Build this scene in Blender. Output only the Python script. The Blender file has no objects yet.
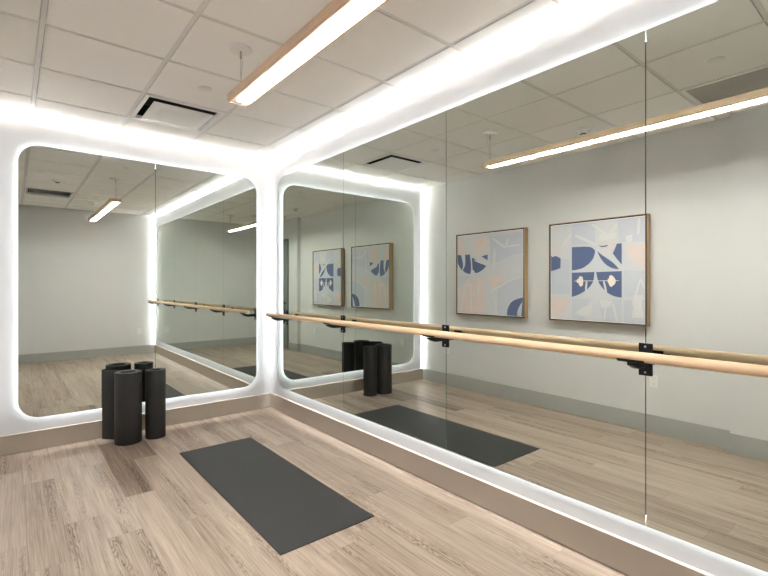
import bpy, bmesh, math, random
from mathutils import Vector, Matrix

# ------------------------------------------------------------------ camera, world, exposure
SC = bpy.context.scene
COL = SC.collection
cam_data = bpy.data.cameras.new('camera')
cam = bpy.data.objects.new('camera', cam_data)
COL.objects.link(cam)
cam.location = (-2.1983, -4.6633, 1.35)
cam.rotation_euler = (math.pi / 2, 0, 0.8844 - math.pi / 2)
cam_data.sensor_fit = 'HORIZONTAL'
cam_data.sensor_width = 36.0
cam_data.lens = 36.0 * 453.62 / 768
cam_data.shift_y = -(288 - 285.3) / 768
cam_data.clip_start = 0.02
SC.camera = cam

world = bpy.data.worlds.new('world')
SC.world = world
world.use_nodes = True
world.node_tree.nodes['Background'].inputs[0].default_value = (0.9, 0.93, 1, 1)
world.node_tree.nodes['Background'].inputs[1].default_value = 0.0

SC.view_settings.view_transform = 'Standard'
SC.view_settings.look = 'None'
SC.view_settings.gamma = 1
SC.view_settings.use_curve_mapping = False
SC.view_settings.exposure = 1.43
cy = SC.cycles
cy.max_bounces = 14
cy.diffuse_bounces = 6
cy.glossy_bounces = 10
cy.sample_clamp_indirect = 40.0
cy.caustics_reflective = True
cy.caustics_refractive = False
cy.blur_glossy = 0.3
cy.use_denoising = True

# strengths of the lamps the room has
E_HALO = 18.0      # ribbons behind the mirrors
E_COVE = 68.0      # strip on top of the wall panels
E_SIDE = 40.0      # strip at the outer ends of the wall panels
E_PEND = 49.0      # lens of the hanging lamp
COOL = (0.93, 0.97, 1.0)
WARM = (1.0, 0.80, 0.66)
NEUT = (1.0, 0.965, 0.92)

# ------------------------------------------------------------------ room sizes (metres)
W = -2.364    # wall with the pictures
L = -5.337    # far wall behind the camera
H = 2.74
BK = 0.10     # true walls behind the panels
PF = 0.035    # front face of the wall panels
BF = 0.0115   # front face of the baseboards
HB = 0.1565
PT = 2.705
MB, MT = 0.269, 2.495

# ------------------------------------------------------------------ materials
def newmat(name):
    m = bpy.data.materials.new(name)
    m.use_nodes = True
    nt = m.node_tree
    return m, nt, nt.nodes, nt.links, nt.nodes['Principled BSDF']

def srgb(r, g, b):
    f = lambda c: (c / 255 / 12.92) if c / 255 <= 0.04045 else ((c / 255 + 0.055) / 1.055) ** 2.4
    return (f(r), f(g), f(b), 1)

def paint(name, col, rough=0.6, var=0.03, scale=3.0, metal=0.0, bump=0.0, bscale=300, spec=0.5):
    m, nt, N, K, P = newmat(name)
    tc = N.new('ShaderNodeTexCoord')
    nz = N.new('ShaderNodeTexNoise'); nz.inputs['Scale'].default_value = scale; nz.inputs['Detail'].default_value = 4
    K.new(tc.outputs['Object'], nz.inputs['Vector'])
    mr = N.new('ShaderNodeMapRange')
    mr.inputs[3].default_value = 1 - var; mr.inputs[4].default_value = 1 + var
    K.new(nz.outputs[0], mr.inputs[0])
    mx = N.new('ShaderNodeVectorMath'); mx.operation = 'SCALE'
    mx.inputs[0].default_value = col[:3]
    K.new(mr.outputs[0], mx.inputs['Scale'])
    K.new(mx.outputs[0], P.inputs['Base Color'])
    P.inputs['Roughness'].default_value = rough
    P.inputs['Metallic'].default_value = metal
    P.inputs['Specular IOR Level'].default_value = spec
    if bump:
        n2 = N.new('ShaderNodeTexNoise'); n2.inputs['Scale'].default_value = bscale; n2.inputs['Detail'].default_value = 3
        K.new(tc.outputs['Object'], n2.inputs['Vector'])
        b = N.new('ShaderNodeBump'); b.inputs['Strength'].default_value = bump; b.inputs['Distance'].default_value = 0.001
        K.new(n2.outputs[0], b.inputs['Height']); K.new(b.outputs[0], P.inputs['Normal'])
    return m

def emis(name, col, strength):
    m, nt, N, K, P = newmat(name)
    N.remove(P)
    e = N.new('ShaderNodeEmission')
    e.inputs[0].default_value = (*col[:3], 1); e.inputs[1].default_value = strength
    K.new(e.outputs[0], N['Material Output'].inputs[0])
    return m

def wood(name, c1, c2, c3, axis, rough=0.45, scale=9.0):
    """straight-grained timber, grain running along the given axis"""
    m, nt, N, K, P = newmat(name)
    tc = N.new('ShaderNodeTexCoord'); mp = N.new('ShaderNodeMapping')
    s = [scale * 6] * 3; s[axis] = scale * 0.25
    mp.inputs['Scale'].default_value = s
    K.new(tc.outputs['Object'], mp.inputs[0])
    nz = N.new('ShaderNodeTexNoise'); nz.inputs['Scale'].default_value = 1; nz.inputs['Detail'].default_value = 6
    nz.inputs['Distortion'].default_value = 0.6
    K.new(mp.outputs[0], nz.inputs['Vector'])
    r = N.new('ShaderNodeValToRGB')
    r.color_ramp.elements[0].position = 0.3; r.color_ramp.elements[0].color = c1
    r.color_ramp.elements[1].position = 0.7; r.color_ramp.elements[1].color = c3
    e = r.color_ramp.elements.new(0.5); e.color = c2
    K.new(nz.outputs[0], r.inputs[0]); K.new(r.outputs[0], P.inputs['Base Color'])
    P.inputs['Roughness'].default_value = rough
    return m

def mirror_mat():
    m, nt, N, K, P = newmat('mirror_silver')
    N.remove(P)
    g = N.new('ShaderNodeBsdfGlossy'); g.inputs['Roughness'].default_value = 0.0
    g.inputs['Color'].default_value = (0.70, 0.74, 0.70, 1)
    K.new(g.outputs[0], N['Material Output'].inputs[0])
    return m

M = {}
M['panel'] = paint('panel_white', (0.47, 0.462, 0.462), 0.6, 0.01)
M['wall'] = paint('wall_greige', (0.63, 0.615, 0.60), 0.8, 0.02, bump=0.15)
M['wall_far'] = M['wall']
M['tile'] = paint('ceiling_tile', (0.88, 0.845, 0.80), 0.9, 0.015, scale=30, bump=0.25, bscale=500)
M['grid'] = paint('ceiling_grid_white', (0.72, 0.69, 0.65), 0.5, 0.0)
M['plenum'] = paint('plenum_dark', (0.1, 0.09, 0.08), 0.9, 0.0)
M['base'] = paint('baseboard_taupe', srgb(166, 154, 141), 0.38, 0.02, spec=0.4)
M['base_grey'] = paint('baseboard_grey', srgb(166, 165, 160), 0.45, 0.02)
M['mirror'] = mirror_mat()
M['glass_edge'] = paint('glass_edge', (0.10, 0.17, 0.14), 0.15, 0.0)
M['backing'] = paint('mirror_backing', (0.05, 0.05, 0.05), 0.8, 0.0)
M['halo'] = emis('halo_light', COOL, E_HALO)
M['cove'] = emis('cove_light', (0.97, 0.985, 1.0), E_COVE)
M['side'] = emis('side_light', COOL, E_SIDE)
M['lens'] = emis('lamp_lens', (1.0, 0.99, 0.98), E_PEND)
M['channel'] = paint('strip_channel', (0.6, 0.6, 0.6), 0.4, 0.0, metal=0.6)
M['beech'] = wood('beech', srgb(206, 172, 136), srgb(218, 186, 150), srgb(226, 198, 166), 1)
M['ash'] = wood('lamp_wood', srgb(212, 180, 148), srgb(222, 192, 160), srgb(228, 202, 172), 1, 0.5)
M['frame_wood'] = wood('frame_wood', srgb(150, 118, 82), srgb(166, 134, 96), srgb(180, 148, 108), 2, 0.45, 5)
M['black'] = paint('black_metal', (0.006, 0.006, 0.006), 0.5, 0.0, spec=0.25)
M['screw'] = paint('screw_steel', (0.7, 0.7, 0.7), 0.3, 0.0, metal=1.0)
M['steel'] = paint('steel_cable', (0.45, 0.43, 0.4), 0.4, 0.0, metal=0.8)
M['white_metal'] = paint('white_metal', (0.78, 0.76, 0.73), 0.45, 0.0)
M['grille'] = paint('grille_grey', (0.55, 0.53, 0.50), 0.5, 0.0)
M['dark'] = paint('dark_void', (0.015, 0.015, 0.015), 0.9, 0.0)
M['mat'] = paint('mat_rubber', (0.031, 0.030, 0.029), 0.62, 0.25, scale=2.2, bump=0.5, bscale=420, spec=0.4)
M['roll'] = paint('roll_rubber', (0.020, 0.019, 0.018), 0.55, 0.15, scale=5, bump=0.4, bscale=420, spec=0.45)
M['plastic'] = paint('white_plastic', (0.74, 0.72, 0.68), 0.4, 0.0)
M['door'] = paint('door_grey_green', (0.20, 0.225, 0.20), 0.5, 0.03)
M['door_frame'] = paint('door_frame', (0.12, 0.15, 0.13), 0.5, 0.0)
M['paper'] = paint('print_paper', srgb(199, 197, 200), 0.8, 0.0)
M['blue'] = paint('print_blue', srgb(90, 103, 138), 0.8, 0.12, scale=60)
M['peach'] = paint('print_peach', srgb(212, 193, 186), 0.8, 0.04, scale=12)
M['peachpale'] = paint('print_peach_pale', srgb(205, 195, 193), 0.8, 0.03, scale=12)
M['mist'] = paint('print_mist', srgb(190, 191, 199), 0.8, 0.03, scale=12)
M['lilac'] = paint('print_lilac', srgb(190, 189, 199), 0.8, 0.03, scale=12)
M['pale'] = paint('print_pale', srgb(206, 203, 201), 0.8, 0.02, scale=12)
M['petal'] = paint('print_petal', srgb(232, 214, 200), 0.8, 0.0)
M['white'] = paint('print_white', srgb(236, 234, 230), 0.8, 0.0)

def floor_mat():
    m, nt, N, K, P = newmat('oak_planks')
    uv = N.new('ShaderNodeUVMap'); uv.uv_map = 'UVMap'       # u across plank (m), v along (m) with per-plank offset
    at = N.new('ShaderNodeAttribute'); at.attribute_name = 'tone'; at.attribute_type = 'GEOMETRY'
    ed = N.new('ShaderNodeUVMap'); ed.uv_map = 'edge'        # distances to the long edges (0..1)
    # fine fibre
    def noise(sx, sy, detail, dist=0.0, rough=0.6):
        mp = N.new('ShaderNodeMapping'); mp.inputs['Scale'].default_value = (sx, sy, 1)
        K.new(uv.outputs[0], mp.inputs[0])
        n = N.new('ShaderNodeTexNoise'); n.inputs['Scale'].default_value = 1
        n.inputs['Detail'].default_value = detail; n.inputs['Distortion'].default_value = dist
        n.inputs['Roughness'].default_value = rough
        K.new(mp.outputs[0], n.inputs['Vector'])
        return n.outputs[0]
    def math_(op, a, b=None, c=None):
        n = N.new('ShaderNodeMath'); n.operation = op
        for i, v in enumerate((a, b, c)):
            if v is None: continue
            if isinstance(v, (int, float)): n.inputs[i].default_value = v
            else: K.new(v, n.inputs[i])
        return n.outputs[0]
    fibre = noise(180, 3.0, 5, 0.2)
    broad = noise(14, 0.9, 3, 0.4)
    # cathedral grain: rings of a warped coordinate
    warp = noise(9.0, 1.1, 3, 0.0, 0.5)
    ring = math_('SINE', math_('MULTIPLY', warp, 95.0))
    ring = math_('POWER', math_('ABSOLUTE', ring), 3.0)
    mask = noise(11, 0.5, 1)
    mask = math_('SMOOTH_MAX', math_('MULTIPLY', math_('SUBTRACT', mask, 0.50), 6.0), 0.0, 0.05)
    mask = math_('MINIMUM', mask, 1.0)
    speck = noise(260, 45, 3)
    speck = math_('MULTIPLY', math_('MAXIMUM', math_('SUBTRACT', speck, 0.50), 0.0), 4.0)
    ringm = math_('MULTIPLY', math_('MULTIPLY', ring, mask), math_('ADD', speck, 0.35))
    v = math_('ADD', math_('MULTIPLY', fibre, 0.72), math_('MULTIPLY', broad, 0.34))
    streak = noise(46, 0.7, 4, 0.5, 0.65)
    v = math_('ADD', v, math_('MULTIPLY', math_('SUBTRACT', streak, 0.5), 0.40))
    v = math_('ADD', v, at.outputs['Fac'])
    v = math_('SUBTRACT', v, math_('MULTIPLY', ringm, 0.55))
    r = N.new('ShaderNodeValToRGB')
    cr = r.color_ramp
    cr.elements[0].position = 0.10; cr.elements[0].color = srgb(80, 64, 53)
    cr.elements[1].position = 0.85; cr.elements[1].color = srgb(201, 184, 168)
    for pos, c in ((0.30, srgb(128, 109, 94)), (0.48, srgb(160, 142, 126)), (0.64, srgb(180, 162, 145))):
        e = cr.elements.new(pos); e.color = c
    K.new(v, r.inputs[0])
    # seams
    sx = N.new('ShaderNodeSeparateXYZ'); K.new(ed.outputs[0], sx.inputs[0])
    dmin = math_('MINIMUM', sx.outputs[0], sx.outputs[1])
    seam = N.new('ShaderNodeMapRange'); seam.inputs[1].default_value = 0.0; seam.inputs[2].default_value = 0.0022
    seam.inputs[3].default_value = 0.72; seam.inputs[4].default_value = 1.0
    K.new(dmin, seam.inputs[0])
    mul = N.new('ShaderNodeVectorMath'); mul.operation = 'SCALE'
    K.new(r.outputs[0], mul.inputs[0]); K.new(seam.outputs[0], mul.inputs['Scale'])
    K.new(mul.outputs[0], P.inputs['Base Color'])
    P.inputs['Roughness'].default_value = 0.42
    P.inputs['Specular IOR Level'].default_value = 0.35
    bp = N.new('ShaderNodeBump'); bp.inputs['Strength'].default_value = 0.12; bp.inputs['Distance'].default_value = 0.001
    K.new(v, bp.inputs['Height']); K.new(bp.outputs[0], P.inputs['Normal'])
    return m
M['floor'] = floor_mat()

# ------------------------------------------------------------------ helpers
def link(name, me, parent=None):
    o = bpy.data.objects.new(name, me); COL.objects.link(o)
    if parent is not None: o.parent = parent
    return o

def obj(name, bm, mats, parent=None, smooth=False, recalc=True):
    if recalc: bmesh.ops.recalc_face_normals(bm, faces=bm.faces)
    me = bpy.data.meshes.new(name)
    bm.to_mesh(me); bm.free()
    for m in (mats if isinstance(mats, (list, tuple)) else [mats]): me.materials.append(M[m])
    if smooth:
        for p in me.polygons: p.use_smooth = True
        try: me.set_sharp_from_angle(angle=math.radians(35))
        except Exception: pass
    return link(name, me, parent)

def empty(name, loc=(0, 0, 0), rz=0.0):
    o = bpy.data.objects.new(name, None); COL.objects.link(o)
    o.empty_display_size = 0.1
    o.location = loc; o.rotation_euler = (0, 0, rz)
    return o

def tag(o, label=None, cat=None, group=None, kind=None):
    if label: o['label'] = label
    if cat: o['category'] = cat
    if group: o['group'] = group
    if kind: o['kind'] = kind
    return o

def box(bm, x0, x1, y0, y1, z0, z1, mi=0, bev=0.0):
    r = bmesh.ops.create_cube(bm, size=1.0)
    vs = r['verts']
    for v in vs:
        v.co = Vector(((x0 + x1) / 2 + v.co.x * (x1 - x0), (y0 + y1) / 2 + v.co.y * (y1 - y0), (z0 + z1) / 2 + v.co.z * (z1 - z0)))
    fs = set(f for v in vs for f in v.link_faces)
    for f in fs: f.material_index = mi
    if bev:
        es = set(e for v in vs for e in v.link_edges)
        rr = bmesh.ops.bevel(bm, geom=list(es), offset=bev, segments=2, affect='EDGES', profile=0.5)
        for f in rr['faces']: f.material_index = mi
    return vs

def cyl(bm, c0, c1, r, seg=24, mi=0, r2=None):
    a, b = Vector(c0), Vector(c1)
    d = b - a
    q = d.to_track_quat('Z', 'Y').to_matrix().to_4x4()
    mt = Matrix.Translation((a + b) / 2) @ q
    res = bmesh.ops.create_cone(bm, cap_ends=True, segments=seg, radius1=r, radius2=r if r2 is None else r2, depth=d.length, matrix=mt)
    for f in set(f for v in res['verts'] for f in v.link_faces): f.material_index = mi
    return res['verts']

def lathe(bm, prof, seg=32, mi=0, centre=(0, 0, 0)):
    """profile [(r, z)] turned round the z axis"""
    rings = []
    for r, z in prof:
        if r < 1e-6:
            rings.append([bm.verts.new((centre[0], centre[1], centre[2] + z))])
        else:
            rings.append([bm.verts.new((centre[0] + r * math.cos(2 * math.pi * k / seg), centre[1] + r * math.sin(2 * math.pi * k / seg), centre[2] + z)) for k in range(seg)])
    for a, b in zip(rings[:-1], rings[1:]):
        for k in range(seg):
            k2 = (k + 1) % seg
            vs = []
            for v in (a[k % len(a)], a[k2 % len(a)], b[k2 % len(b)], b[k % len(b)]):
                if v not in vs: vs.append(v)
            if len(vs) > 2:
                f = bm.faces.new(vs); f.material_index = mi

def prism(bm, pts, fmap, d0, d1, mi=0, side_mi=None):
    """closed outline pts (u, v) extruded between depths; fmap(u, v, d) -> world"""
    a = [bm.verts.new(fmap(u, v, d0)) for u, v in pts]
    b = [bm.verts.new(fmap(u, v, d1)) for u, v in pts]
    f = bm.faces.new(a); f.material_index = mi
    g = bm.faces.new(list(reversed(b))); g.material_index = mi if side_mi is None else side_mi
    n = len(pts)
    for k in range(n):
        s = bm.faces.new((a[k], b[k], b[(k + 1) % n], a[(k + 1) % n]))
        s.material_index = mi if side_mi is None else side_mi

right = lambda u, z, d: (d, u, z)      # wall on the plane x = 0, u runs along y
left = lambda u, z, d: (u, d, z)       # wall on the plane y = 0, u runs along x

# print shapes: (colour, outline in picture coordinates)
S2 = [('blue', [(0.254, 0.747), (0.454, 0.745), (0.507, 0.708), (0.511, 0.682), (0.482, 0.603), (0.394, 0.536), (0.322, 0.517), (0.254, 0.511)]), ('blue', [(0.533, 0.695), (0.561, 0.666), (0.641, 0.613), (0.703, 0.568), (0.753, 0.511), (0.694, 0.517), (0.632, 0.548), (0.577, 0.604), (0.544, 0.663)]), ('blue', [(0.73, 0.752), (0.778, 0.753), (0.778, 0.553), (0.718, 0.625), (0.691, 0.664), (0.715, 0.71)]), ('blue', [(0.539, 0.75), (0.585, 0.737), (0.641, 0.748), (0.636, 0.734), (0.58, 0.725)]), ('blue', [(0.254, 0.488), (0.504, 0.49), (0.495, 0.403), (0.454, 0.343), (0.4, 0.302), (0.322, 0.261), (0.254, 0.241)]), ('blue', [(0.521, 0.489), (0.778, 0.492), (0.778, 0.244), (0.701, 0.255), (0.632, 0.289), (0.559, 0.363), (0.533, 0.423)]), ('blue', [(-0.001, 0.674), (0.024, 0.656), (0.066, 0.671), (0.123, 0.639), (0.121, 0.539), (0.062, 0.52), (-0.001, 0.509)]), ('peach', [(0.813, 0.735), (0.994, 0.734), (0.994, 0.519), (0.922, 0.554), (0.835, 0.634)]), ('peach', [(-0.0, 0.231), (0.237, 0.224), (0.183, 0.1), (0.1, 0.034), (-0.0, 0.016)]), ('peachpale', [(-0.0, 0.8), (0.155, 0.777), (0.142, 0.692), (-0.0, 0.674)]), ('peachpale', [(0.557, 0.798), (0.733, 0.819), (0.715, 0.696), (0.687, 0.659), (0.641, 0.662), (0.544, 0.713)]), ('mist', [(-0.0, 0.636), (0.232, 0.626), (0.232, 0.272), (-0.0, 0.269)]), ('mist', [(0.256, 0.224), (0.458, 0.228), (0.395, 0.108), (0.395, 0.003), (0.256, -0.004)]), ('mist', [(0.544, 0.219), (0.774, 0.224), (0.774, 0.012), (0.592, 0.008)]), ('mist', [(0.801, 0.502), (0.992, 0.487), (0.992, 0.25), (0.801, 0.253)]), ('lilac', [(0.251, 0.978), (0.507, 0.976), (0.507, 0.766), (0.251, 0.771)]), ('lilac', [(0.733, 0.987), (0.994, 0.988), (0.994, 0.756), (0.756, 0.761)]), ('lilac', [(0.801, 0.224), (0.992, 0.222), (0.992, 0.014), (0.801, 0.013)])]
S2b = [('pale', [(0.291, 0.085), (0.356, 0.13), (0.458, 0.169), (0.483, 0.147), (0.458, 0.064), (0.369, 0.047)]), ('pale', [(0.557, 0.219), (0.687, 0.21), (0.664, 0.153), (0.574, 0.138)]), ('pale', [(0.886, 0.27), (0.975, 0.272), (0.966, 0.174), (0.987, 0.067), (0.872, 0.061), (0.894, 0.172)]), ('pale', [(0.544, 0.857), (0.733, 0.853), (0.722, 0.808), (0.549, 0.787)]), ('pale', [(0.813, 0.813), (0.879, 0.829), (0.879, 0.764), (0.824, 0.756)]), ('petal', [(0.317, 0.422), (0.334, 0.425), (0.334, 0.442), (0.356, 0.452), (0.373, 0.445), (0.382, 0.424), (0.382, 0.373), (0.373, 0.353), (0.351, 0.347), (0.334, 0.363), (0.334, 0.379), (0.317, 0.384), (0.304, 0.401)]), ('petal', [(0.641, 0.422), (0.655, 0.426), (0.655, 0.448), (0.676, 0.457), (0.701, 0.44), (0.718, 0.416), (0.723, 0.397), (0.713, 0.373), (0.695, 0.358), (0.676, 0.344), (0.655, 0.358), (0.651, 0.378), (0.641, 0.383)])]
S1 = [('blue', [(-0.006, 0.759), (0.066, 0.747), (0.105, 0.61), (0.073, 0.557), (0.017, 0.626), (-0.006, 0.689)]), ('blue', [(0.131, 0.752), (0.211, 0.752), (0.235, 0.582), (0.217, 0.505), (0.131, 0.524), (0.092, 0.557), (0.138, 0.622)]), ('blue', [(0.242, 0.714), (0.35, 0.662), (0.47, 0.598), (0.41, 0.549), (0.319, 0.513), (0.258, 0.533)]), ('blue', [(0.395, 0.719), (0.493, 0.738), (0.49, 0.668)]), ('blue', [(0.778, -0.005), (0.773, 0.073), (0.818, 0.164), (0.898, 0.21), (0.997, 0.23), (0.997, 0.002)]), ('peach', [(-0.006, 0.963), (0.066, 0.97), (0.18, 0.778), (0.115, 0.762), (-0.006, 0.769)]), ('peach', [(0.273, 0.929), (0.498, 0.952), (0.498, 0.784), (0.41, 0.742), (0.288, 0.748)]), ('peach', [(0.026, 0.216), (0.05, 0.365), (0.195, 0.437), (0.439, 0.458), (0.454, 0.036), (0.258, 0.003), (0.033, 0.018)]), ('peach', [(0.513, 0.481), (0.752, 0.488), (0.724, 0.387), (0.584, 0.295), (0.513, 0.364)]), ('lilac', [(0.527, 0.945), (0.997, 0.972), (0.997, 0.733), (0.858, 0.719), (0.641, 0.639), (0.527, 0.62)]), ('mist', [(0.641, 0.387), (0.997, 0.451), (0.997, 0.245), (0.832, 0.209), (0.752, 0.117), (0.737, 0.004), (0.641, -0.001)]), ('mist', [(-0.0, 0.489), (0.226, 0.486), (0.098, 0.389), (0.017, 0.34)])]
S1b = [('pale', [(0.911, 0.002), (0.916, 0.068), (0.941, 0.124), (0.982, 0.179), (0.972, 0.005)])]
K2 = [('pale', [(0.476, 0.961), (0.664, 0.813)], 0.03), ('pale', [(0.733, 0.936), (0.636, 0.815)], 0.03), ('pale', [(0.291, 0.865), (0.507, 0.762)], 0.03), ('pale', [(0.251, 0.886), (0.142, 0.753)], 0.028), ('pale', [(0.629, 0.22), (0.605, 0.02)], 0.022), ('pale', [(0.692, 0.188), (0.733, 0.021)], 0.022), ('pale', [(0.954, 0.416), (0.879, 0.171)], 0.02), ('pale', [(0.954, 0.416), (0.994, 0.326)], 0.02), ('pale', [(0.943, 0.976), (0.933, 0.825)], 0.03), ('petal', [(0.282, 0.402), (0.497, 0.404)], 0.008), ('petal', [(0.539, 0.404), (0.754, 0.403)], 0.008), ('pale', [(0.421, 0.404), (0.411, 0.302)], 0.022), ('pale', [(0.6, 0.402), (0.627, 0.295)], 0.022)]
K1 = [('pale', [(0.562, 0.93), (0.752, 0.803)], 0.035), ('pale', [(0.757, 0.803), (0.786, 0.906)], 0.03), ('pale', [(0.752, 0.814), (0.967, 0.826)], 0.025), ('pale', [(0.598, 0.801), (0.584, 0.537)], 0.03), ('pale', [(0.066, 0.044), (0.125, 0.352)], 0.03), ('pale', [(0.131, 0.365), (0.232, 0.377)], 0.03), ('pale', [(0.232, 0.377), (0.232, 0.051)], 0.03), ('pale', [(0.35, 0.46), (0.35, 0.222)], 0.03), ('pale', [(0.542, 0.29), (0.778, 0.405)], 0.03), ('pale', [(0.778, 0.405), (0.949, 0.469)], 0.022), ('pale', [(0.59, 0.226), (0.63, 0.017)], 0.02), ('pale', [(0.288, 0.676), (0.454, 0.618)], 0.02), ('pale', [(0.258, 0.552), (0.282, 0.518)], 0.03)]

# ------------------------------------------------------------------ floor: individual planks, one mesh
def build_floor():
    rnd = random.Random(11)
    PW, PL = 0.167, 1.22
    X0 = -0.136
    starts = {0: -2.23, -1: -2.92, -2: -2.355, -3: -1.02, -4: -2.65, -5: -0.28, -6: -1.12, -7: -1.80, -8: -0.715, -9: -1.39, -10: -1.865, -11: -1.55, -12: -0.745, -13: -1.67}
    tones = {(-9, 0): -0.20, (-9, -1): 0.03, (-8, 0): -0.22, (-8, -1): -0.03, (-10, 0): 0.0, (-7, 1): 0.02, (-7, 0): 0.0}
    bm = bmesh.new()
    uvl = bm.loops.layers.uv.new('UVMap'); edl = bm.loops.layers.uv.new('edge')
    ton = bm.faces.layers.float.new('tone')
    xa, xb, ya, yb = W - 0.06, BK, L - 0.05, BK
    for k in range(-15, 3):
        x0, x1 = X0 + PW * k, X0 + PW * (k + 1)
        cx0, cx1 = max(x0, xa), min(x1, xb)
        if cx1 - cx0 < 0.001: continue
        s = starts.get(k, -rnd.random() * PL)
        j = math.floor((ya - s) / PL)
        while s + j * PL < yb:
            y0, y1 = s + j * PL, s + (j + 1) * PL
            cy0, cy1 = max(y0, ya), min(y1, yb)
            if cy1 - cy0 > 0.001:
                # two lamellae-free face, cut lengthwise so the seam distance interpolates
                xm = (x0 + x1) / 2; ym = (y0 + y1) / 2
                xs = sorted({cx0, cx1, min(max(xm, cx0), cx1)})
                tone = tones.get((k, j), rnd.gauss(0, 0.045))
                ou, ov = rnd.random() * 40, rnd.random() * 60
                ys = sorted({cy0, cy1, min(max(y0 + 0.02, cy0), cy1), min(max(y1 - 0.02, cy0), cy1)})
                for a, b in zip(xs[:-1], xs[1:]):
                    for c, d in zip(ys[:-1], ys[1:]):
                        vs = [bm.verts.new((x, y, 0)) for x, y in ((a, c), (b, c), (b, d), (a, d))]
                        f = bm.faces.new(vs); f[ton] = tone
                        for lp in f.loops:
                            p = lp.vert.co
                            lp[uvl].uv = (p.x - x0 + ou, p.y - y0 + ov)
                            lp[edl].uv = (min(abs(p.x - x0), abs(x1 - p.x)), min(abs(p.y - y0), abs(y1 - p.y), 0.02))
            j += 1
    # slab below
    me = bpy.data.meshes.new('floor')
    bm.to_mesh(me); bm.free()
    me.materials.append(M['floor'])
    o = link('floor', me)
    tag(o, kind='structure')
    return o
build_floor()

# ------------------------------------------------------------------ ceiling: tiles set in a grid, one mesh
TX = [0.365 - 0.61 * k for k in range(6)]      # lines across x (-0.245, -0.855 ...)
TY = [0.17 - 0.61 * k for k in range(11)]      # lines across y (-0.44, -1.05 ...)
def build_ceiling():
    bm = bmesh.new()
    xa, xb, ya, yb = W - 0.02, BK, L, BK
    skip = {(3, 2), (4, 7)}       # (index of right line, index of upper line): diffuser, return grille
    for i in range(len(TX) - 1):
        for j in range(len(TY) - 1):
            x1, x0 = TX[i], TX[i + 1]; y1, y0 = TY[j], TY[j + 1]
            g = 0.0145
            cx0, cx1 = max(x0 + g, xa), min(x1 - g, xb)
            cy0, cy1 = max(y0 + g, ya), min(y1 - g, yb)
            if cx1 - cx0 < 0.01 or cy1 - cy0 < 0.01: continue
            if (i + 1, j + 1) in skip: continue
            box(bm, cx0, cx1, cy0, cy1, H - 0.004, H + 0.012, 1 if i == 0 else 0, 0.001)
    for x in TX:
        if xa < x - .012 and x + .012 < xb: box(bm, x - 0.012, x + 0.012, ya, yb, H + 0.0005, H + 0.03, 1)
    for y in TY:
        if ya < y - .012 and y + .012 < yb: box(bm, xa, xb, y - 0.012, y + 0.012, H + 0.001, H + 0.029, 1)
    # perimeter angles on the plain walls
    box(bm, xa + 0.02, xa + 0.042, ya, yb, H + 0.0, H + 0.002, 1)
    box(bm, xa, xb, ya, ya + 0.022, H + 0.0005, H + 0.0025, 1)
    box(bm, xa - 0.05, xb + 0.05, ya - 0.05, yb + 0.05, H + 0.13, H + 0.16, 2)
    o = obj('ceiling', bm, ['tile', 'grid', 'plenum'])
    tag(o, kind='structure')
build_ceiling()

# ------------------------------------------------------------------ walls
def struct_box(name, mat, *b, bev=0.0):
    bm = bmesh.new(); box(bm, *b, bev=bev)
    return tag(obj(name, bm, mat), kind='structure')
T = 0.12
ZT = H + 0.13
struct_box('wall_right', 'panel', BK, BK + T, L - T, BK + T, 0, ZT)
struct_box('wall_back', 'panel', W - T, BK, BK, BK + T, 0, ZT)
struct_box('wall_front', 'wall', W - T, BK, L - T, L, 0, ZT)
# picture wall with its shallow pier; the doorway is cut in the pier
PX = W + 0.075
DY0, DY1, DZ = -4.96, -3.97, 2.33
bm = bmesh.new()
box(bm, W - T, W, -3.60, BK, 0, ZT)
box(bm, W - T, PX, DY1, -3.60, 0, ZT)
box(bm, W - T, PX, L, DY0, 0, ZT)
box(bm, W - T, PX, DY0, DY1, DZ, ZT)
tag(obj('wall_left', bm, 'wall'), kind='structure')
bm = bmesh.new()
box(bm, PX - 0.055, PX - 0.01, DY0 + 0.04, DY1 - 0.04, 0.008, DZ - 0.04, bev=0.002)
door = tag(obj('door_1', bm, 'door'), kind='structure')
bm = bmesh.new()
for y0, y1, z0, z1 in ((DY0, DY0 + 0.04, 0, DZ), (DY1 - 0.04, DY1, 0, DZ), (DY0, DY1, DZ - 0.04, DZ)):
    box(bm, PX - 0.10, PX + 0.012, y0, y1, z0, z1)
obj('door_frame', bm, 'door_frame', door)
bm = bmesh.new()
yh = DY1 - 0.13
cyl(bm, (PX + 0.045, yh, 0.55), (PX + 0.045, yh, 1.02), 0.012, 14)
for z in (0.60, 0.97): cyl(bm, (PX - 0.012, yh, z), (PX + 0.045, yh, z), 0.009, 12)
obj('door_handle', bm, 'black', door, smooth=True)

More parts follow.
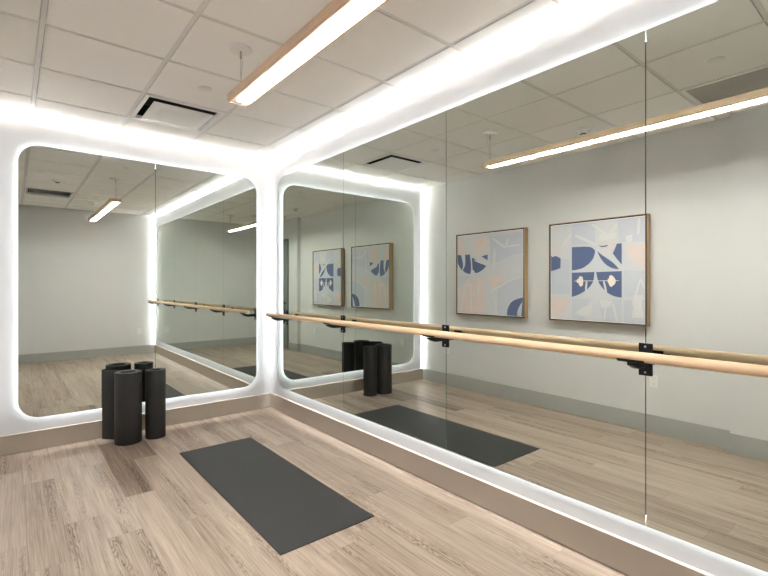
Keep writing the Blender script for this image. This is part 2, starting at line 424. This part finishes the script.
# furred wall panels round the mirrors, with the light strips on their hidden edges
def wall_panel(name, fmap, u0, u1):
    """front board with a thinner core behind: the set-back core leaves a trough for the strips"""
    bm = bmesh.new()
    prism(bm, [(u0, HB), (u1, HB), (u1, PT), (u0, PT)], fmap, PF, PF + 0.012)
    prism(bm, [(u0 + 0.045, HB), (u1 - 0.001, HB), (u1 - 0.001, PT - 0.045), (u0 + 0.045, PT - 0.045)], fmap, PF + 0.012, BK - 0.004)
    o = tag(obj(name, bm, 'panel'), kind='structure')
    bm = bmesh.new()     # strip in the trough on top, facing the room
    prism(bm, [(u0 + 0.01, PT - 0.024), (u1 - 0.06, PT - 0.024), (u1 - 0.06, PT - 0.002), (u0 + 0.01, PT - 0.002)], fmap, BK - 0.012, BK - 0.004)
    obj('cove_light', bm, 'cove', o)
    bm = bmesh.new()     # strip in the trough at the outer end
    prism(bm, [(u0 + 0.002, HB), (u0 + 0.022, HB), (u0 + 0.022, PT - 0.03), (u0 + 0.002, PT - 0.03)], fmap, BK - 0.012, BK - 0.004)
    obj('side_light', bm, 'side', o)
    return o
wall_panel('trim_1', right, L + 0.032, PF)
wall_panel('trim_2', left, W + 0.032, PF)

def base(name, fmap, u0, u1, front, back, mat, z0=0.004):
    bm = bmesh.new()
    prism(bm, [(u0, z0), (u1, z0), (u1, HB), (u0, HB)], fmap, front, back)
    o = tag(obj(name, bm, mat), kind='structure')
    return o
base('baseboard_right', right, L, BF, BF, BK, 'base')
base('baseboard_back', left, W, BF, BF, BK, 'base')
# the plain walls carry the same board without a gap
def base_plain(name, boxes):
    bm = bmesh.new()
    for b in boxes: box(bm, *b)
    return tag(obj(name, bm, 'base_grey'), kind='structure')
e = 0.010
base_plain('baseboard_left', [(W, W + e, -3.60, BF, 0, HB), (W, PX + e, -3.60, -3.60 + e, 0, HB), (PX, PX + e, DY1, -3.60, 0, HB), (PX, PX + e, L, DY0, 0, HB)])
base_plain('baseboard_front', [(PX + e, BF, L, L + e, 0, HB)])

# ------------------------------------------------------------------ mirrors
def rrect(u0, u1, z0, z1, r, corners, n=10):
    """rounded outline, counter-clockwise; corners = set of 'bl','br','tr','tl' that are rounded"""
    pts = []
    for key, cu, cz, a0 in (('bl', u0 + r, z0 + r, 180), ('br', u1 - r, z0 + r, 270), ('tr', u1 - r, z1 - r, 0), ('tl', u0 + r, z1 - r, 90)):
        if key in corners:
            for k in range(n + 1):
                a = math.radians(a0 + 90 * k / n)
                pts.append((cu + r * math.cos(a), cz + r * math.sin(a)))
        else:
            pts.append({'bl': (u0, z0), 'br': (u1, z0), 'tr': (u1, z1), 'tl': (u0, z1)}[key])
    return pts

def mirror_pane(fmap, u0, u1, corners, lo_ext, hi_ext, label, cat='mirror', group=None):
    """pane between seams; lo_ext / hi_ext: the u0 / u1 side is an outer edge of the whole mirror"""
    R = 0.15
    bm = bmesh.new()
    prism(bm, rrect(u0, u1, MB, MT, R, corners), fmap, 0.0, 0.006, 0, 1)
    # the front face has to be a clean plane; bevel strip at the edge
    o = obj('wall_mirror', bm, ['mirror', 'glass_edge'])
    tag(o, label, cat, group)
    ins = 0.045
    b0, b1 = (u0 + ins if lo_ext else u0 + 0.0), (u1 - ins if hi_ext else u1 - 0.0)
    bm = bmesh.new()
    prism(bm, rrect(b0, b1, MB + ins, MT - ins, R - ins, corners), fmap, 0.0065, PF - 0.001)
    obj('backing', bm, 'backing', o)
    # light ribbon round the outer edge of the backing
    i2 = ins - 0.004
    c0, c1 = (u0 + i2 if lo_ext else u0), (u1 - i2 if hi_ext else u1)
    out = rrect(c0, c1, MB + i2, MT - i2, R - i2, corners)
    n = len(out)
    runs, cur = [], []
    for k in range(n):
        a, b = out[k], out[(k + 1) % n]
        gap = abs(a[0] - b[0]) < 1e-6 and ((abs(a[0] - u0) < 1e-6 and not lo_ext) or (abs(a[0] - u1) < 1e-6 and not hi_ext))
        if gap:
            if cur: runs.append(cur)
            cur = []
        else: cur.append((a, b))
    if cur: runs.append(cur)
    if len(runs) > 1 and runs[-1][-1][1] == runs[0][0][0]:
        runs[0] = runs.pop() + runs[0]
    for run in runs:
        bm = bmesh.new()
        for a, b in run:
            bm.faces.new([bm.verts.new(fmap(*a, 0.010)), bm.verts.new(fmap(*b, 0.010)), bm.verts.new(fmap(*b, PF - 0.006)), bm.verts.new(fmap(*a, PF - 0.006))])
        bmesh.ops.remove_doubles(bm, verts=bm.verts, dist=1e-5)
        obj('light_strip', bm, 'halo', o)
    return o

S = [-0.179, -1.430, -2.623, -3.833, -5.02]
G = 0.002
mirror_pane(left, -2.163, -1.157 - G, {'bl', 'tl'}, True, False, 'left pane of the back wall mirror, rounded on its left, rolled mats in front')
mirror_pane(left, -1.157 + G, -0.158, {'br', 'tr'}, False, True, 'narrow right pane of the back wall mirror, reflecting the barre')
mirror_pane(right, S[1] + G, S[0], {'br', 'tr'}, False, True, 'side wall mirror pane nearest the room corner, rounded on its left')
mirror_pane(right, S[2] + G, S[1] - G, set(), False, False, 'side wall mirror pane between the second and third barre brackets from the corner')
mirror_pane(right, S[3] + G, S[2] - G, set(), False, False, 'large side wall mirror pane reflecting both framed prints')
mirror_pane(right, S[4], S[3] - G, {'bl', 'tl'}, True, False, 'side wall mirror pane at the right edge of the photo, reflecting the wall pier')

# ------------------------------------------------------------------ barre and brackets
BX, BZ, BR = -0.146, 1.046, 0.022
bm = bmesh.new()
n = 40
prof = [(0.0, 0), (BR - 0.004, 0), (BR - 0.001, 0.0015), (BR, 0.005)]
ya, yb = -0.255, -5.03
rings = []
for r, t in prof: rings.append((r, ya - t))
for r, t in reversed(prof): rings.append((r, yb + t))
vv = []
for r, y in rings:
    if r == 0: vv.append([bm.verts.new((BX, y, BZ))])
    else: vv.append([bm.verts.new((BX + r * math.cos(2 * math.pi * k / n), y, BZ + r * math.sin(2 * math.pi * k / n))) for k in range(n)])
for a, b in zip(vv[:-1], vv[1:]):
    for k in range(n):
        q = []
        for v in (a[k % len(a)], a[(k + 1) % n % len(a)], b[(k + 1) % n % len(b)], b[k % len(b)]):
            if v not in q: q.append(v)
        bm.faces.new(q)
barre = obj('ballet_barre', bm, 'beech', smooth=True)
tag(barre, 'long round light wood ballet barre along the mirrored side wall', 'barre')

def bracket_parts(root):
    bm = bmesh.new()
    box(bm, -0.006, 0.0, -0.028, 0.028, 0.945 - 1.0, 1.090 - 1.0, bev=0.002)
    obj('wall_plate', bm, 'black', root)
    for z in (1.075 - 1.0, 0.960 - 1.0):
        bm = bmesh.new(); lathe(bm, [(0, 0.0025), (0.003, 0.0022), (0.005, 0.0), (0.005, -0.001)], 14)
        bmesh.ops.rotate(bm, verts=bm.verts, cent=(0, 0, 0), matrix=Matrix.Rotation(-math.pi / 2, 3, 'Y'))
        bmesh.ops.translate(bm, verts=bm.verts, vec=(-0.0062, 0, z))
        obj('screw', bm, 'screw', root, smooth=True)
    # arm: flat bar that leaves the plate and rises to the saddle
    bm = bmesh.new()
    out = [(-0.004, -0.012), (-0.004, 0.018), (-0.10, 0.016), (-0.128, 0.018), (-0.166, 0.018), (-0.166, 0.011), (-0.130, -0.004), (-0.105, -0.012)]
    prism(bm, out, lambda u, v, d: (u, d, v), -0.011, 0.011)
    obj('arm', bm, 'black', root)
    bm = bmesh.new()      # back flange that holds the rail from the mirror side
    box(bm, BX + 0.0235, BX + 0.0295, -0.030, 0.030, 0.012, 0.047, bev=0.001)
    obj('flange', bm, 'black', root)
    # saddle: curved plate hugging the underside of the rail
    bm = bmesh.new()
    pts = []
    for k in range(9):
        a = math.radians(210 + 120 * k / 8); pts.append((BX + (BR + 0.0008) * math.cos(a), BZ - 1.0 + (BR + 0.0008) * math.sin(a)))
    for k in range(9):
        a = math.radians(330 - 120 * k / 8); pts.append((BX + (BR + 0.0045) * math.cos(a), BZ - 1.0 + (BR + 0.0045) * math.sin(a)))
    prism(bm, pts, lambda u, v, d: (u, d, v), -0.055, 0.055)
    obj('saddle', bm, 'black', root)

BL = [('black barre bracket nearest the room corner, at the mirror edge', -0.38),
      ('black barre bracket on the mirror seam just above the reflected rolled mats', -1.424),
      ('black barre bracket on the mirror seam left of the reflected framed prints', -2.618),
      ('large near black barre bracket on the seam above the reflected wall outlet', -3.833),
      ('black barre bracket farthest from the room corner, seen only in the back mirror', -4.985)]
proto = empty('barre_bracket', (0, BL[0][1], 1.0)); bracket_parts(proto)
tag(proto, BL[0][0], 'bracket', 'black brackets carrying the barre')
for lab, y in BL[1:]:
    c = proto.copy(); COL.objects.link(c); c.location = (0, y, 1.0)
    tag(c, lab, 'bracket', 'black brackets carrying the barre')
    for ch in list(proto.children):
        d = ch.copy(); COL.objects.link(d); d.parent = c

# ------------------------------------------------------------------ hanging lamp
PXc, PZ = -1.165, 2.42
y0, y1 = -4.33, -2.03
lamp = empty('pendant_lamp', (PXc, (y0 + y1) / 2, H))
tag(lamp, 'long linear hanging lamp with light wood body and glowing white lens', 'lamp')
def at_lamp(bm):
    bmesh.ops.translate(bm, verts=bm.verts, vec=(-PXc, -(y0 + y1) / 2, -H)); return bm
bm = bmesh.new()
hw, hh, t = 0.060, 0.050, 0.011
box(bm, PXc - hw, PXc - hw + t, y0, y1, PZ, PZ + hh, bev=0.0015)
box(bm, PXc + hw - t, PXc + hw, y0, y1, PZ, PZ + hh, bev=0.0015)
box(bm, PXc - hw + t, PXc + hw - t, y0 + t, y1 - t, PZ + hh - 0.012, PZ + hh - 0.001)
box(bm, PXc - hw + t, PXc + hw - t, y0, y0 + t, PZ, PZ + hh - 0.001)
box(bm, PXc - hw + t, PXc + hw - t, y1 - t, y1, PZ, PZ + hh - 0.001)
obj('lamp_body', at_lamp(bm), 'ash', lamp)
bm = bmesh.new()
box(bm, PXc - hw + t + .001, PXc + hw - t - .001, y0 + t, y1 - t, PZ + 0.006, PZ + 0.012)
obj('lens_frame', at_lamp(bm), 'white_metal', lamp)
bm = bmesh.new()
box(bm, PXc - 0.018, PXc + 0.036, y0 + 0.05, y1 - 0.05, PZ + 0.002, PZ + 0.0055)
obj('lens', at_lamp(bm), 'lens', lamp)
bm = bmesh.new()
box(bm, PXc - 0.018, PXc + 0.018, y1 - 0.046, y1 - 0.022, PZ + 0.003, PZ + 0.0055)
obj('end_label', at_lamp(bm), 'grille', lamp)
for yc in (-2.13, -4.30):
    bm = bmesh.new()
    lathe(bm, [(0, -0.012), (0.05, -0.012), (0.062, -0.008), (0.066, 0.0), (0.066, 0.004)], 36, centre=(PXc, yc + 0.05, H - 0.011))
    can = obj('canopy', at_lamp(bm), 'white_metal', lamp, smooth=True)
    bm = bmesh.new()
    cyl(bm, (PXc, yc + 0.05, H - 0.065), (PXc, yc + 0.05, H - 0.022), 0.0055, 14)
    obj('cable_gripper', at_lamp(bm), 'steel', can, smooth=True)
    bm = bmesh.new()
    cyl(bm, (PXc, yc + 0.05, H - 0.06), (PXc, yc + 0.045, PZ + hh - 0.002), 0.0016, 8)
    obj('cable', at_lamp(bm), 'steel', lamp, smooth=True)
    bm = bmesh.new()      # slack feed wire looping beside the cable
    P = [(0.012, 0.018, -0.022), (0.018, 0.020, -0.07), (0.012, 0.010, -0.12), (0.003, 0.003, -0.17), (0.0015, -0.002, PZ + hh - H - 0.001)]
    for a, b in zip(P[:-1], P[1:]):
        cyl(bm, (PXc + a[0], yc + .05 + a[1], H + a[2]), (PXc + b[0], yc + .05 + b[1], H + b[2]), 0.0012, 6)
    obj('feed_wire', at_lamp(bm), 'steel', lamp, smooth=True)

# ------------------------------------------------------------------ things in the ceiling
# supply diffuser in the tile x -1.465..-0.855, y -1.05..-0.44
dx, dy = -1.160, -0.745
dif = empty('air_diffuser', (dx, dy, H)); tag(dif, 'white square ceiling air diffuser above the back mirror', 'air vent')
bm = bmesh.new()
def ring_frame(bm, o, i, z0, z1, mi=0):
    a = [bm.verts.new((sx * o, sy * o, z0)) for sx, sy in ((-1, -1), (1, -1), (1, 1), (-1, 1))]
    b = [bm.verts.new((sx * i, sy * i, z1)) for sx, sy in ((-1, -1), (1, -1), (1, 1), (-1, 1))]
    for k in range(4):
        f = bm.faces.new((a[k], a[(k + 1) % 4], b[(k + 1) % 4], b[k])); f.material_index = mi
ring_frame(bm, 0.290, 0.262, -0.010, -0.010)
ring_frame(bm, 0.290, 0.290, -0.010, 0.012)
ring_frame(bm, 0.262, 0.250, -0.010, 0.012)
obj('diffuser_frame', bm, 'white_metal', dif, recalc=False)
bm = bmesh.new()
ring_frame(bm, 0.250, 0.240, 0.012, 0.10)
ring_frame(bm, 0.240, 0.001, 0.10, 0.10)
obj('duct_neck', bm, 'dark', dif, recalc=False)
bm = bmesh.new()      # plaque: flat middle, gently upturned border, hung below the opening
ring_frame(bm, 0.160, 0.0005, -0.032, -0.032)
ring_frame(bm, 0.205, 0.160, -0.025, -0.032)
ring_frame(bm, 0.222, 0.205, -0.020, -0.025)
ring_frame(bm, 0.222, 0.205, -0.019, -0.023)
ring_frame(bm, 0.205, 0.0005, -0.023, -0.030)
ring_frame(bm, 0.222, 0.222, -0.020, -0.019)
obj('diffuser_plaque', bm, 'white_metal', dif, recalc=False)
gx, gy = -1.770, -3.795
gr = empty('return_grille', (gx, gy, H)); tag(gr, 'grey slatted return air grille in the ceiling, seen only in the mirrors', 'air vent')
bm = bmesh.new()
ring_frame(bm, 0.290, 0.268, -0.009, -0.009); ring_frame(bm, 0.290, 0.290, -0.009, 0.012); ring_frame(bm, 0.268, 0.268, -0.009, 0.02)
obj('grille_frame', bm, 'white_metal', gr, recalc=False)
bm = bmesh.new()
for k in range(22):
    x = -0.262 + k * 0.025
    v = [bm.verts.new(p) for p in ((x - 0.004, -0.268, -0.006), (x + 0.010, -0.268, 0.012), (x + 0.011, -0.268, 0.011), (x - 0.003, -0.268, -0.007))]
    w = [bm.verts.new((q.co.x, 0.268, q.co.z)) for q in v]
    for a in range(4): bm.faces.new((v[a], v[(a + 1) % 4], w[(a + 1) % 4], w[a]))
    bm.faces.new(v); bm.faces.new(list(reversed(w)))
obj('slats', bm, 'grille', gr)
bm = bmesh.new(); ring_frame(bm, 0.268, 0.001, 0.025, 0.025)
obj('duct', bm, 'dark', gr, recalc=False)

def sprinkler(x, y, lab):
    o = empty('sprinkler', (x, y, H - 0.004)); tag(o, lab, 'sprinkler')
    bm = bmesh.new(); lathe(bm, [(0, -0.006), (0.036, -0.006), (0.040, -0.004), (0.040, -0.0015)], 32)
    obj('cover_disc', bm, 'white_metal', o, smooth=True)
    bm = bmesh.new(); lathe(bm, [(0.036, -0.0015), (0.045, -0.0015), (0.046, 0.0)], 32)
    obj('seat_ring', bm, 'grid', o, smooth=True)
sprinkler(-1.148, -1.392, 'flat round white sprinkler cover in the ceiling near the air diffuser')
sprinkler(-1.150, -3.800, 'flat round white sprinkler cover seen in the side mirror beside the grille')
det = empty('smoke_detector', (-1.74, -2.66, H - 0.004)); tag(det, 'white domed smoke detector on the ceiling, seen only in the mirrors', 'smoke detector')
bm = bmesh.new(); lathe(bm, [(0, -0.012), (0.05, -0.012), (0.054, -0.008), (0.055, 0.0)], 32); obj('detector_base', bm, 'white_metal', det, smooth=True)
bm = bmesh.new(); lathe(bm, [(0, -0.050), (0.018, -0.050), (0.022, -0.046), (0.024, -0.034), (0.038, -0.028), (0.046, -0.012)], 32); obj('detector_head', bm, 'white_metal', det, smooth=True)
bm = bmesh.new(); lathe(bm, [(0.0235, -0.046), (0.0250, -0.036)], 24); obj('sensor_slot', bm, 'dark', det, smooth=True)

# ------------------------------------------------------------------ outlets
def outlet(loc, rz, lab, group=None):
    o = empty('wall_outlet', loc, rz); tag(o, lab, 'outlet', group)
    bm = bmesh.new(); box(bm, -0.035, 0.035, 0.0, 0.006, -0.057, 0.057, bev=0.002); obj('cover_plate', bm, 'plastic', o)
    for z in (-0.0265, 0.0265):
        bm = bmesh.new(); box(bm, -0.0165, 0.0165, 0.006, 0.0085, z - 0.019, z + 0.019, bev=0.001); s = obj('socket', bm, 'plastic', o)
        bm = bmesh.new()
        for x in (-0.006, 0.006): box(bm, x - 0.0012, x + 0.0012, 0.0084, 0.0088, z - 0.001, z + 0.008)
        cyl(bm, (0, 0.0084, z - 0.009), (0, 0.0088, z - 0.009), 0.0025, 10)
        obj('slots', bm, 'dark', s)
outlet((W, -3.01, 0.47), -math.pi / 2, 'white duplex outlet on the picture wall near the pier')
outlet((W, -0.47, 0.485), -math.pi / 2, 'white duplex outlet on the picture wall near the back mirror')
outlet((-0.25, L, 0.446), 0, 'white duplex outlet low on the front wall, reflected in the back mirror')

# ------------------------------------------------------------------ framed prints
def picture(ya, yb, z0, z1, base_shapes, top_shapes, strokes, cA, lab):
    """ya is the side that shows left in the mirror; cA = (y at u=0, y at u=1, z at v=0, z at v=1)"""
    root = empty('framed_print', (W, (ya + yb) / 2, z0)); tag(root, lab, 'picture', 'framed abstract prints on the picture wall')
    org = Vector((W, (ya + yb) / 2, z0))
    D = 0.078; t = 0.007
    fm = lambda y, z, d: Vector((W + d, y, z)) - org
    bm = bmesh.new()
    for a, b, c, d in ((ya, ya - t, z0, z1), (yb + t, yb, z0, z1), (ya - t, yb + t, z0, z0 + t), (ya - t, yb + t, z1 - t, z1)):
        x = [fm(a, c, 0.012), fm(b, d, D)]
        box(bm, min(x[0].x, x[1].x), max(x[0].x, x[1].x), min(x[0].y, x[1].y), max(x[0].y, x[1].y), min(x[0].z, x[1].z), max(x[0].z, x[1].z), bev=0.001)
    obj('frame', bm, 'frame_wood', root)
    bm = bmesh.new()
    p, q = fm(ya - t, z0 + t, 0.0), fm(yb + t, z1 - t, 0.045)
    box(bm, p.x, q.x, q.y, p.y, p.z, q.z)
    obj('frame_back', bm, 'dark', root)
    bm = bmesh.new()      # black lining inside the floating frame
    lw = 0.010
    for a, b, c, d in ((ya - t, ya - t - lw, z0 + t, z1 - t), (yb + t + lw, yb + t, z0 + t, z1 - t), (ya - t - lw, yb + t + lw, z0 + t, z0 + t + lw), (ya - t - lw, yb + t + lw, z1 - t - lw, z1 - t)):
        x = [fm(a, c, 0.046), fm(b, d, D - 0.002)]
        box(bm, min(x[0].x, x[1].x), max(x[0].x, x[1].x), min(x[0].y, x[1].y), max(x[0].y, x[1].y), min(x[0].z, x[1].z), max(x[0].z, x[1].z))
    obj('lining', bm, 'dark', root)
    g = t + lw + 0.0005
    bm = bmesh.new()
    p, q = fm(ya - g, z0 + g, 0.045), fm(yb + g, z1 - g, D - 0.007)
    box(bm, p.x, q.x, q.y, p.y, p.z, q.z, bev=0.001)
    obj('canvas', bm, 'white', root)
    names = ['paper', 'blue', 'peach', 'peachpale', 'mist', 'lilac', 'pale', 'petal']
    bm = bmesh.new()
    yA, yB, zA, zB = cA
    lo, hi = 0.008, 0.992
    ymax, ymin = ya - g - 0.006, yb + g + 0.006
    zmin, zmax = z0 + g + 0.006, z1 - g - 0.006
    def pt(u, v, d):
        y = min(max(yA + (yB - yA) * u, ymin), ymax); z = min(max(zA + (zB - zA) * v, zmin), zmax)
        return fm(y, z, d)
    d = D - 0.0066
    f = bm.faces.new([bm.verts.new(fm(*c, d)) for c in ((ymax, zmin), (ymin, zmin), (ymin, zmax), (ymax, zmax))])
    layer = [d]
    def soften(P):
        for _ in range(2):
            Q = []
            for k, b in enumerate(P):
                a = Vector(P[k - 1]); c = Vector(P[(k + 1) % len(P)]); b = Vector(b)
                if (b - a).length < 1e-4 or (c - b).length < 1e-4: continue
                if (b - a).angle(c - b) < math.radians(52):
                    Q += [tuple(b + (a - b) * 0.25), tuple(b + (c - b) * 0.25)]
                else: Q.append(tuple(b))
            P = Q
        return P
    def shape(m, P):
        if len(P) > 4: P = soften(P)
        layer[0] += 0.00012
        try: f = bm.faces.new([bm.verts.new(pt(u, v, layer[0])) for u, v in P])
        except Exception: return
        f.material_index = names.index(m)
    for m, P in base_shapes:
        if m != 'blue': shape(m, P)
    for m, P in base_shapes:
        if m == 'blue': shape(m, P)
    for m, P in top_shapes: shape(m, P)
    for m, (a, b), w in strokes:
        a = Vector(a); b = Vector(b); dd = (b - a); nn = Vector((-dd.y, dd.x)).normalized()
        s = []
        for k in range(7):
            tt = k / 6; ww = w * (0.35 + 0.65 * math.sin(math.pi * (0.15 + 0.7 * tt))) / 2
            s.append((a + dd * tt, nn * ww * (1.0 if w > .01 else 0.8)))
        shape(m, [tuple(c + o) for c, o in s] + [tuple(c - o) for c, o in reversed(s)])
    bm.normal_update()
    bmesh.ops.triangulate(bm, faces=bm.faces, ngon_method='EAR_CLIP')
    bmesh.ops.dissolve_degenerate(bm, dist=1e-5, edges=bm.edges)
    bm.normal_update()
    for f in bm.faces:
        if f.normal.x < 0: f.normal_flip()
    obj('print', bm, names, root, recalc=False)
picture(-0.675, -1.700, 0.972, 2.008, S1, S1b, K1, (-0.694, -1.683, 0.979, 1.992), 'framed print on the picture wall with blue half disc, left one in the mirror')
picture(-2.000, -2.985, 0.972, 2.008, S2, S2b, K2, (-2.017, -2.967, 0.984, 2.002), 'framed print on the picture wall with four blue shapes at its centre')

# ------------------------------------------------------------------ flat mat on the floor
mx, my, mw, ml = -1.162, -0.808, 0.594, 1.776
bm = bmesh.new()
nx, ny = 24, 70
rnd = random.Random(3)
top = {}
def mz(u, v):
    z = 0.0055
    # one near corner lifts a little, the ends keep a trace of curl
    z += 0.003 * max(0, (u - 0.86) / 0.14) ** 1.5 * max(0, (v - 0.95) / 0.05) ** 1.5
    z += 0.0012 * (math.sin(v * 23 + u * 3) * 0.5 + 0.5) * (0.3 + v)
    return z
for i in range(nx + 1):
    for j in range(ny + 1):
        u, v = i / nx, j / ny
        cr = 0.0
        top[i, j] = bm.verts.new((mx + mw * u, my - ml * v, mz(u, v)))
for i in range(nx):
    for j in range(ny): bm.faces.new((top[i, j], top[i, j + 1], top[i + 1, j + 1], top[i + 1, j]))
rim = [top[i, 0] for i in range(nx + 1)] + [top[nx, j] for j in range(1, ny + 1)] + [top[i, ny] for i in range(nx - 1, -1, -1)] + [top[0, j] for j in range(ny - 1, 0, -1)]
low = [bm.verts.new((v.co.x, v.co.y, max(0.0005, v.co.z - 0.0052))) for v in rim]
for k in range(len(rim)):
    k2 = (k + 1) % len(rim)
    bm.faces.new((rim[k], rim[k2], low[k2], low[k]))
bm.faces.new(low)
o = obj('yoga_mat', bm, 'mat', smooth=True)
tag(o, 'black rubber exercise mat lying flat on the wood floor', 'mat')

# ------------------------------------------------------------------ rolled mats standing by the back mirror
def roll(cx, cy_, r, h, tail_ang, tail_pts, lab, turns=3.2, core=0.030, th=0.006, squash=1.0):
    """spiral sheet standing on end; outer end leaves at tail_ang and may run on as a loose flap"""
    pts = []
    n = int(turns * 40)
    for k in range(n + 1):
        f = k / n
        a = tail_ang - (1 - f) * turns * 2 * math.pi
        rr = core + (r - core) * f - th / 2
        pts.append(Vector((cx + rr * math.cos(a), cy_ + rr * math.sin(a) * squash)))
    for p in tail_pts: pts.append(Vector(p))
    # offset both sides
    L1, R1 = [], []
    for k, p in enumerate(pts):
        a = pts[max(0, k - 1)]; b = pts[min(len(pts) - 1, k + 1)]
        d = (b - a).normalized(); nn = Vector((-d.y, d.x)) * th / 2
        L1.append(p + nn); R1.append(p - nn)
    bm = bmesh.new()
    zs = [(0.0, 0.0015), (0.002, 0.0), (h - 0.002, 0.0), (h, 0.0015)]
    cols = []
    for z, sh in zs:
        s = 1 - sh / (th / 2) * 0.5
        cols.append([[bm.verts.new((*(p + (l - p) * s), z)) for p, l in zip(pts, side)] for side in (L1, R1)])
    m = len(pts)
    for a, b in zip(cols[:-1], cols[1:]):
        for s in (0, 1):
            for k in range(m - 1): bm.faces.new((a[s][k], a[s][k + 1], b[s][k + 1], b[s][k]))
        for k in (0, m - 1): bm.faces.new((a[0][k], a[1][k], b[1][k], b[0][k]))
    for lev in (0, -1):
        for k in range(m - 1): bm.faces.new((cols[lev][0][k], cols[lev][0][k + 1], cols[lev][1][k + 1], cols[lev][1][k]))
    o = obj('rolled_mat', bm, 'roll', smooth=True)
    tag(o, lab, 'rolled mat', 'rolled mats standing by the back mirror')
    return o
roll(-1.425, -0.236, 0.108, 0.605, math.radians(80), [(-1.470, -0.117), (-1.530, -0.072), (-1.587, -0.012)], 'thick black rolled mat standing on end, loose flap at its left side', 5.6, 0.066)
roll(-1.2106, -0.2356, 0.086, 0.598, math.radians(60), [], 'slimmer black rolled mat standing on end, right one of the two', 5.2, 0.047)
